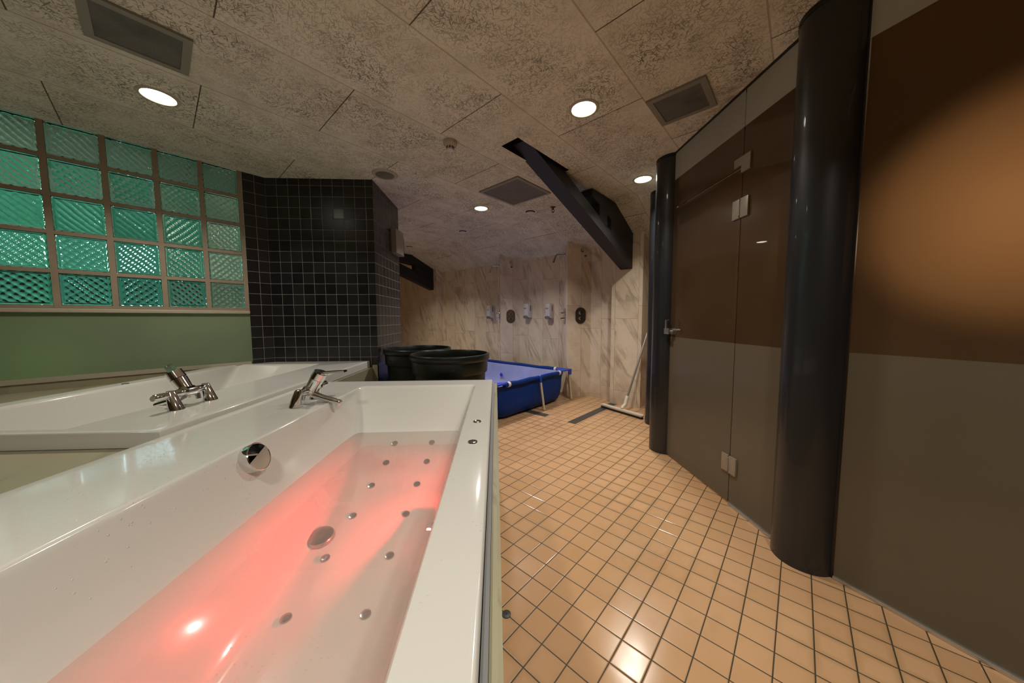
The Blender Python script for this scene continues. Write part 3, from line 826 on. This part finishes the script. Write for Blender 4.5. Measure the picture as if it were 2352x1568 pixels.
av = thing('air_valve', 'round air valve in the ceiling under the long rafter', 'air valve', (0.424, 3.888, H), 0, 'round ceiling air valves')
bm = new(); lathe(bm, [(0.055,-0.001),(0.060,-0.008),(0.080,-0.007),(0.084,-0.0005)], 36); obj('ring', bm, 'white_plastic', av, smooth=True)
bm = new(); lathe(bm, [(0.0001,-0.012),(0.046,-0.014),(0.048,-0.022),(0.038,-0.029),(0.0001,-0.031)], 36); obj('disc', bm, 'white_plastic', av, smooth=True)
bm = new(); lathe(bm, [(0.056,-0.004),(0.0001,-0.004)], 36); obj('gap', bm, 'black', av)
dup(av, 'round air valve in the ceiling above the black barrels', (-0.466, 4.772, H))
dup(av, 'faint round air valve above the short rafter by the pier', (-1.511, 5.815, H-0.0))

t = thing('sprinkler', 'small tarnished sprinkler hanging beside the long rafter', 'sprinkler', (0.667, 3.729, H))
bm = new(); lathe(bm, [(0.030,-0.0005),(0.028,-0.006),(0.012,-0.010),(0.010,-0.030)], 24); obj('escutcheon', bm, 'brass', t, smooth=True)
bm = new()
for s in (-1,1): tube(bm, [(s*.009,0,-.026),(s*.015,0,-.042),(s*.004,0,-.058)], 0.0035, 10)
cyl(bm, (0,0,-.058),(0,0,-.062),0.016,0.016,20); obj('spray_head', bm, 'brass', t, smooth=True)

# silver box on the pier
t = thing('wall_box', 'grey metal box with a rounded front high on the black tiled pier', 'wall box', (-1.119, 3.70, 1.97))
bm = new()
pts = [(0,-.12,-.128),(0.050,-.12,-.128)] + [(0.050+0.030*math.sin(a), 0.02+0.10*(-math.cos(a))+0.0, -.128) for a in [math.radians(d) for d in (10,30,50,70,90)]]
pts = [(0.0,-.12,-.128),(0.052,-.12,-.128),(0.068,-.05,-.128),(0.074,0.02,-.128),(0.072,0.09,-.128),(0.062,.12,-.128),(0.0,.12,-.128)]
prism(bm, pts, (0,0,.256)); obj('cover', bm, 'satin_hinge', t, smooth=True, angle=35)
bm = new(); box(bm, 0.0005, 0.060, .1205, .150, -.120, .090); obj('side_panel', bm, 'black', t)

# ------------------------------------------------------------------ showers and dispensers
def valve(label, loc, rz):
    t = thing('shower_valve', label, 'shower valve', loc, rz, 'oval chrome shower valves'); return t
# local: -y out of the wall
v0 = valve('oval chrome shower valve between the two left soap dispensers', (0.257, 5.410, 1.162), 0)
bm = new()
pts = []
for k in range(40):
    a = 2*PI*k/40; cx, sz = math.cos(a), math.sin(a)
    pts.append((0.074*cx, -0.0005, 0.040*(1 if sz >= 0 else -1) + 0.074*sz))
prism(bm, pts, (0,-0.008,0)); obj('plate', bm, 'chrome_dull', v0, smooth=True, angle=40)
for zc in (0.038, -0.040):
    bm = new(); cyl(bm, (0,-0.0085,zc),(0,-0.055,zc),0.024,0.020,24)
    cyl(bm, (0.026,-0.030,zc),(-0.026,-0.030,zc),0.0065,0.0065,10)
    obj('control_knob', bm, 'chrome', v0, smooth=True)
dup(v0, 'oval chrome shower valve seen face on, right of all soap dispensers', (1.200, 4.4695, 1.164), 0)
dup(v0, 'chrome shower valve seen edge on, beside the rightmost soap dispenser', (1.006, 4.632, 1.160), -PI/2)
dup(v0, 'chrome shower valve seen edge on, beside the leftmost soap dispenser', (0.0705, 5.478, 1.160), -PI/2)

s0 = thing('wall_shower', 'short chrome shower head facing the room above the left face on valve', 'shower', (0.266, 5.4095, 2.062), 0, 'chrome shower heads')
bm = new(); cyl(bm, (0,-0.0005,0),(0,-0.010,0),0.026,0.022,24); obj('flange', bm, 'chrome_dull', s0, smooth=True)
bm = new(); tube(bm, smooth_path([(0,-.008,0),(0,-.07,0.0),(0,-.115,-.002),(0,-.135,-.02),(0,-.150,-.055)], 4), 0.0135, 14); obj('arm', bm, 'chrome_dull', s0, smooth=True)
bm = new(); cyl(bm, (0,-.147,-.048),(0,-.168,-.105),0.0165,0.0185,20); nz_ = obj('nozzle', bm, 'chrome_dull', s0, smooth=True)
bm = new(); cyl(bm, (0,-.1675,-.104),(0,-.1690,-.108),0.0145,0.0145,20); obj('spray_face', bm, 'black', nz_)
dup(s0, 'short chrome shower head facing the room beside the long rafter', (1.214, 4.4685, 2.066), 0)
dup(s0, 'chrome shower head in profile, left of the marble fin near the long rafter', (1.006, 4.630, 2.040), -PI/2)
dup(s0, 'chrome shower head in profile, leftmost, above the leftmost soap dispenser', (0.071, 5.560, 2.030), -PI/2)

d0 = thing('soap_dispenser', 'white soap dispenser left of both edge on valves, leftmost of three', 'soap dispenser', (-0.057, 5.877, 1.128), -PI/4, 'white wall soap dispensers')
# local: -y out of wall, x along wall, z up from bottom
bm = new()
prof = [(0.0,-0.0005),(0.0,0)]
pts = [(-.052,-.0005),(-.052,-.075),(-.044,-.098),(-.025,-.108),(.025,-.108),(.044,-.098),(.052,-.075),(.052,-.0005)]
def ring(z, k=1.0): return [bm.verts.new((x*k, y if y > -.01 else y*k, z)) for x, y in pts]
rs = [ring(0.012,.97), ring(0.03,1.0), ring(0.205,1.0), ring(0.226,.96), ring(0.235,.86)]
for a, b in zip(rs, rs[1:]):
    for i in range(len(pts)): bm.faces.new((a[i], a[(i+1)%len(pts)], b[(i+1)%len(pts)], b[i]))
bm.faces.new(rs[0][::-1]); bm.faces.new(rs[-1])
bd = obj('housing', bm, 'white_plastic', d0, smooth=True, angle=50)
bm = new()
pr = [( -.046,-.1085,.016),(-.040,-.112,.036),(0,-.1125,.046),(.040,-.112,.036),(.046,-.1085,.016),(.03,-.106,-.004),(-.03,-.106,-.004)]
prism(bm, pr, (0,.055,0.0)); obj('push_plate', bm, 'grey_plastic', d0, smooth=True, angle=40)
bm = new(); box(bm, .0522, .0532, -.048, -.034, .118, .205); obj('level_window', bm, 'dark_window', d0)
bm = new()
# short printed word, three blurred capitals
for k, segs in enumerate(((0,1,2,3),(0,1,4),(0,1,2,3,4))):
    x0 = -.030+.018*k
    S = {0:(x0,x0+.003,.150,.168),1:(x0+.010,x0+.013,.150,.168),2:(x0,x0+.013,.165,.168),3:(x0,x0+.013,.150,.153),4:(x0,x0+.013,.157,.160)}
    for q in segs: a_ = S[q]; box(bm, a_[0], a_[1], -.1092, -.1082, a_[2], a_[3])
obj('printed_mark', bm, 'mark', d0)
dup(d0, 'white soap dispenser in the middle of three, right of the left face on valve', (0.560, 5.2535, 1.130), -PI/4)
dup(d0, 'white soap dispenser, rightmost of three, beside an edge on valve', (0.866, 4.9575, 1.118), -PI/4)

# ------------------------------------------------------------------ barrels
def barrel(label, x, y, rz):
    t = thing('plunge_barrel', label, 'barrel', (x, y, 0), rz, 'black plastic plunge barrels')
    bm = new()
    prof = [(0.0001,0.0),(0.250,0.0),(0.262,0.012),(0.288,0.66),(0.290,0.685),(0.303,0.69),(0.307,0.70),(0.309,0.785),(0.318,0.79),(0.325,0.80),(0.325,0.832),(0.320,0.840),
            (0.306,0.840),(0.302,0.834),(0.300,0.79),(0.282,0.66),(0.255,0.03),(0.0001,0.025)]
    lathe(bm, prof, 64); obj('shell', bm, 'barrel', t, smooth=True, angle=35)
    for a in (0.9, 2.9, 4.9):
        bm = new(); q = Matrix.Rotation(a, 4, 'Z')
        vs = box(bm, 0.300, 0.3125, -.020, .020, .730, .742, .003); bmesh.ops.transform(bm, matrix=q, verts=bm.verts[:]); obj('grip_lug', bm, 'barrel', t, smooth=True)
    return t
b1 = barrel('black plastic barrel in front, its rim overlapping the other barrel', -0.378, 2.665, 0.0)
dup(b1, 'black plastic barrel behind, beside the black tiled pier', (-0.773, 3.205, 0), 1.1)

# ------------------------------------------------------------------ frame pool (local x along the aisle side, y back along the wall)
PL, PW, PZ = 1.485, 2.10, 0.385
pool = thing('frame_pool', 'blue rectangular frame pool with pale lavender inside, below the showers', 'paddling pool', (-0.038, 3.312, 0), PI/4)
def rrect(x0, x1, y0, y1, r, n=6):
    out = []
    for cx, cy, a0 in ((x1-r,y0+r,-90),(x1-r,y1-r,0),(x0+r,y1-r,90),(x0+r,y0+r,180)):
        for k in range(n+1):
            a = math.radians(a0+90*k/n); out.append((cx+r*math.cos(a), cy+r*math.sin(a)))
    return out
def subdiv(poly, m=8):
    out = []
    for (a, b) in zip(poly, poly[1:]+poly[:1]):
        L = math.hypot(b[0]-a[0], b[1]-a[1]); k = max(1, int(L/0.09))
        for i in range(k): out.append((a[0]+(b[0]-a[0])*i/k, a[1]+(b[1]-a[1])*i/k))
    return out
def loft(levels, capend=True):
    bm = new(); base = subdiv(rrect(0,1,0,1,0.0001,1)); rings = []
    # normalised outline with 16+24 points
    outline = [(i/14,0) for i in range(14)] + [(1,i/20) for i in range(20)] + [(1-i/14,1) for i in range(14)] + [(0,1-i/20) for i in range(20)]
    for (ins, z, bulge, rc) in levels:
        rg = []
        for (u_, v_) in outline:
            x = ins + u_*(PL-2*ins); y = ins + v_*(PW-2*ins)
            # outward bulge between the corners
            bu = bulge*(1-(2*u_-1)**4)*(1 if v_ in (0,1) else 0); bv = bulge*(1-(2*v_-1)**4)*(1 if u_ in (0,1) else 0)
            if v_ == 0: y -= bu
            if v_ == 1: y += bu
            if u_ == 0: x -= bv
            if u_ == 1: x += bv
            # cut the corners
            dx = min(x-ins, PL-ins-x); dy = min(y-ins, PW-ins-y)
            if rc and dx+dy < rc:
                k = (rc-dx-dy)/2
                x += k if x < PL/2 else -k; y += k if y < PW/2 else -k
            wob = 0.004*math.sin(23*u_+17*v_+z*40)
            rg.append(bm.verts.new((x, y+wob, z+0.3*wob)))
        rings.append(rg)
    n = len(outline)
    for a, b in zip(rings, rings[1:]):
        for i in range(n): bm.faces.new((a[i], a[(i+1)%n], b[(i+1)%n], b[i]))
    if capend: bm.faces.new(rings[-1])
    return bm
obj('outer_wall', loft([(0.02,PZ,0.0,.10),(0.02,PZ-.05,0.008,.12),(0.026,.28,0.02,.11),(0.032,.18,0.03,.11),(0.040,.09,0.03,.12),(0.055,.03,0.02,.13),(0.08,.004,0.0,.14)]), 'pool_out', pool, smooth=True, angle=60)
obj('inner_liner', loft([(0.028,PZ,0.0,.10),(0.034,PZ-.06,0.0,.12),(0.042,.26,0.010,.12),(0.052,.14,0.012,.12),(0.07,.06,0.008,.13),(0.11,.020,0.0,.15)]), 'pool_in', pool, smooth=True, angle=60)
c = 0.18
for a, b in (((c,0.0),(PL-c,0.0)), ((PL,c),(PL,PW-c)), ((PL-c,PW),(c,PW)), ((0.0,PW-c),(0.0,c))):
    bm = new(); dx, dy = b[0]-a[0], b[1]-a[1]
    tube(bm, [(a[0]+dx*i/10, a[1]+dy*i/10, PZ+.012+0.004*math.sin(i*1.9)) for i in range(11)], [0.027+0.002*math.sin(i*2.3) for i in range(11)], 14)
    obj('rail_sleeve', bm, 'pool_out', pool, smooth=True)
for (cx, cy, sx, sy) in ((0,0,1,1),(PL,0,-1,1),(PL,PW,-1,-1),(0,PW,1,-1)):
    def L(x, y, z): return (cx+sx*x, cy+sy*y, z)
    bm = new(); prism(bm, [L(-.030,-.030,PZ+.022), L(.225,-.022,PZ+.022), L(.225,.016,PZ+.022), L(.016,.20,PZ+.022), L(-.022,.20,PZ+.022)], (0,0,.016))
    prism(bm, [L(-.030,-.030,PZ+.022), L(.03,-.028,PZ+.022), L(-.028,.03,PZ+.022)], (0,0,-.060))
    obj('corner_bracket', bm, 'pool_corner', pool)
    for (x, y) in ((.245,0.0),(0.0,.215)):
        bm = new(); p0 = L(x-.018 if x else 0, y-.018 if y else 0, PZ+.013); p1 = L(x+.018 if x else 0, y+.018 if y else 0, PZ+.013)
        cyl(bm, p0, p1, 0.031, 0.031, 18); obj('rail_clip', bm, 'white_plastic', pool, smooth=True)
    bm = new(); tube(bm, [L(-.012,.004,PZ-.03), L(-.052,.004,.006)], 0.014, 12); obj('leg', bm, 'beige_tube', pool, smooth=True)
    bm = new(); tube(bm, [L(.004,-.012,PZ-.03), L(.004,-.052,.006)], 0.014, 12); obj('leg', bm, 'beige_tube', pool, smooth=True)
for (x, y, dx, dy) in ((0.80,0.0,0,-1),(0.80,PW,0,1),(PL,PW/2,1,0),(0,PW/2,-1,0)):
    bm = new(); tube(bm, [(x+dx*.030,y+dy*.030,PZ-.035),(x+dx*.085,y+dy*.085,.006)], 0.0145, 12); lg = obj('leg', bm, 'beige_tube', pool, smooth=True)
    bm = new(); cyl(bm, (x+dx*.020,y+dy*.020,PZ+.035),(x+dx*.032,y+dy*.032,PZ-.045),0.0165,0.0165,14); obj('leg_clamp', bm, 'pool_corner', lg, smooth=True)
    bm = new(); cyl(bm, (x+dx*.020,y+dy*.020,PZ+.034),(x+dx*.020,y+dy*.020,PZ+.042),0.007,0.006,12); obj('rivet', bm, 'white_plastic', lg, smooth=True)
# drain valve on the far inner wall
bm = new(); q = Matrix.Translation((PL-0.060, 1.245, 0.205)) @ Matrix.Rotation(-PI/2, 4, 'Y'); lathe(bm, [(0.030,0.0),(0.030,0.008),(0.018,0.012),(0.014,0.020),(0.0001,0.020)], 24, q)
obj('drain_valve', bm, 'pool_corner', pool, smooth=True)

# ------------------------------------------------------------------ squeegee
sq = thing('floor_squeegee', 'long handled white floor squeegee leaning beside the farthest column', 'squeegee', (1.480, 3.652, 0), math.atan2(-0.521, 0.294))
HL = 0.295
bm = new()
for y0, y1, z0, z1 in ((-.022,.022,.026,.044),(-.026,-.014,.034,.054),(.012,.024,.034,.052)): box(bm, -HL, HL, y0, y1, z0, z1, .003)
obj('blade_holder', bm, 'cream_plastic', sq, smooth=True, angle=30)
bm = new(); box(bm, -HL+.004, HL-.004, -.016, -.010, .0005, .030); box(bm, -HL+.004, HL-.004, .008, .014, .0005, .030); obj('rubber_blade', bm, 'rubber_and_slot_shade', sq)
inv = (Matrix.Translation((1.480,3.652,0)) @ Matrix.Rotation(math.atan2(-0.521,0.294), 4, 'Z')).inverted()
J = [inv @ Vector(p) for p in ((1.499,3.660,.050),(1.512,3.672,.072),(1.545,3.690,.090),(1.566,3.705,.145),(1.584,3.716,.185))]
bm = new(); tube(bm, smooth_path(J, 3), [.020]*3+[.020]*3+[.021]*3+[.0215]*3+[.020], 14); obj('swivel_socket', bm, 'cream_plastic', sq, smooth=True)
h0, h1 = inv @ Vector((1.578,3.712,.170)), inv @ Vector((1.975,3.80,1.36))
bm = new(); cyl(bm, h0, h1, .0125, .0125, 16); obj('handle', bm, 'alu', sq, smooth=True)

# ------------------------------------------------------------------ floor strips and plug
def strip(label, pts):
    cx = sum(p[0] for p in pts)/4; cy = sum(p[1] for p in pts)/4
    bm = new(); prism(bm, [(p[0]-cx, p[1]-cy, .0004) for p in pts], (0,0,.0022))
    o = obj('drain_strip', bm, 'strip'); o.location = (cx, cy, 0); return tag(o, label, 'drain', 'dark drain strips in the floor')
def lat(i, j): return (0.293+(i+j)*0.1*R2, 1.162+(j-i)*0.1*R2)
strip('long dark strip in the floor running under the squeegee', [(0.772,3.360),(0.838,3.292),(1.592,4.046),(1.526,4.114)])
strip('short dark strip in the floor beside the blue pool', [(0.553,3.566),(0.622,3.636),(0.380,3.878),(0.310,3.808)])
t = thing('floor_plug', 'small round dark plug in the floor against the near bathtub panel', 'drain', (0.033, 1.138, 0))
bm = new(); lathe(bm, [(0.0172,0.0003),(0.0172,0.003),(0.015,0.004),(0.0001,0.0035)], 28); obj('cover', bm, 'strip', t, smooth=True)
bm = new(); lathe(bm, [(0.003,0.0036),(0.003,0.0046),(0.0001,0.0046)], 12); obj('screw', bm, 'black', t)

# ------------------------------------------------------------------ lights other than the downlights
def point(name, loc, col, e, r=0.05):
    l = bpy.data.lights.new(name, 'POINT'); l.energy = e; l.color = col; l.shadow_soft_size = r
    o = bpy.data.objects.new(name, l); COL.objects.link(o); o.location = loc; return o
def spot(name, loc, to, col, e, angle, blend=0.5, r=0.02):
    l = bpy.data.lights.new(name, 'SPOT'); l.energy = e; l.color = col; l.spot_size = angle; l.spot_blend = blend; l.shadow_soft_size = r
    o = bpy.data.objects.new(name, l); COL.objects.link(o); o.location = loc
    o.rotation_euler = (Vector(to)-Vector(loc)).to_track_quat('-Z','Y').to_euler(); return o
point('underwater_red_glow', (xl-.0035, yl, zl+.0042), (1.0, 0.05, 0.045), 20.0, 0.0009)
spot('underwater_red_spill', (xl-.04, yl, zl+.004), (xl-.24, yl, .25), (1.0, 0.08, 0.07), 0.10, math.radians(95), 0.8, 0.012)
point('cabin_lamp', (1.93, 1.01, 1.47), (1.0, 0.70, 0.46), 42.0, 0.05)
point('cabin_ceiling_lamp', (2.2, 1.9, 2.2), (1.0, 0.66, 0.38), 0.8, 0.08)
p = wpt(-1.9, 0.75, 2.35); point('teal_lamp', p, (0.25, 1.0, 0.74), 7.0, 0.06)
for sx, dd, zz_, rr_, cc, ee in ((-1.55, 0.9, 2.0, 0.035, (1.0,0.80,0.78), 60.0), (-1.15, 1.2, 1.75, 0.03, (1.0,0.9,0.9), 60.0), (-0.75, 1.0, 1.55, 0.055, (0.75,0.85,1.0), 22.0), (-0.25, 1.25, 1.85, 0.02, (0.9,1.0,0.9), 50.0)):
    bm = new(); bmesh.ops.create_uvsphere(bm, u_segments=16, v_segments=10, radius=rr_); o_ = obj('globe_lamp', bm, emit('globe_glow', cc+(1,), ee), smooth=True)
    o_.location = wpt(sx, dd, zz_); tag(o_, 'small globe lamp glimmering behind the glass block wall', 'lamp', 'lamps behind the glass blocks')
p = wpt(-1.1, 0.30, 0.85); point('green_panel_lamp', p, (0.5, 1.0, 0.32), 1.2, 0.10)

w = bpy.data.worlds.new('room_world'); SC.world = w; w.use_nodes = True
w.node_tree.nodes['Background'].inputs[0].default_value = (0.02, 0.018, 0.015, 1); w.node_tree.nodes['Background'].inputs[1].default_value = 0.3

# ------------------------------------------------------------------ camera
cd = bpy.data.cameras.new('camera'); cd.sensor_fit = 'HORIZONTAL'; cd.sensor_width = 36.0; cd.lens = 11.2128
cd.clip_start = 0.01; cd.clip_end = 60
cam = bpy.data.objects.new('camera', cd); COL.objects.link(cam)
r = (0.9986686204683075, -0.05143712095709211, -0.003899881994743755); u = (0.007557091406080585, 0.0710990275363209, 0.9974406341496569); b = (-0.05102819672894188, -0.996142133869979, 0.07139308277107417)
cam.matrix_world = Matrix(((r[0],u[0],b[0],0.0),(r[1],u[1],b[1],0.0),(r[2],u[2],b[2],1.124026),(0,0,0,1)))
SC.camera = cam
SC.view_settings.view_transform = 'Standard'; SC.view_settings.look = 'None'; SC.view_settings.gamma = 1.0
SC.view_settings.exposure = -0.55; SC.view_settings.use_curve_mapping = False
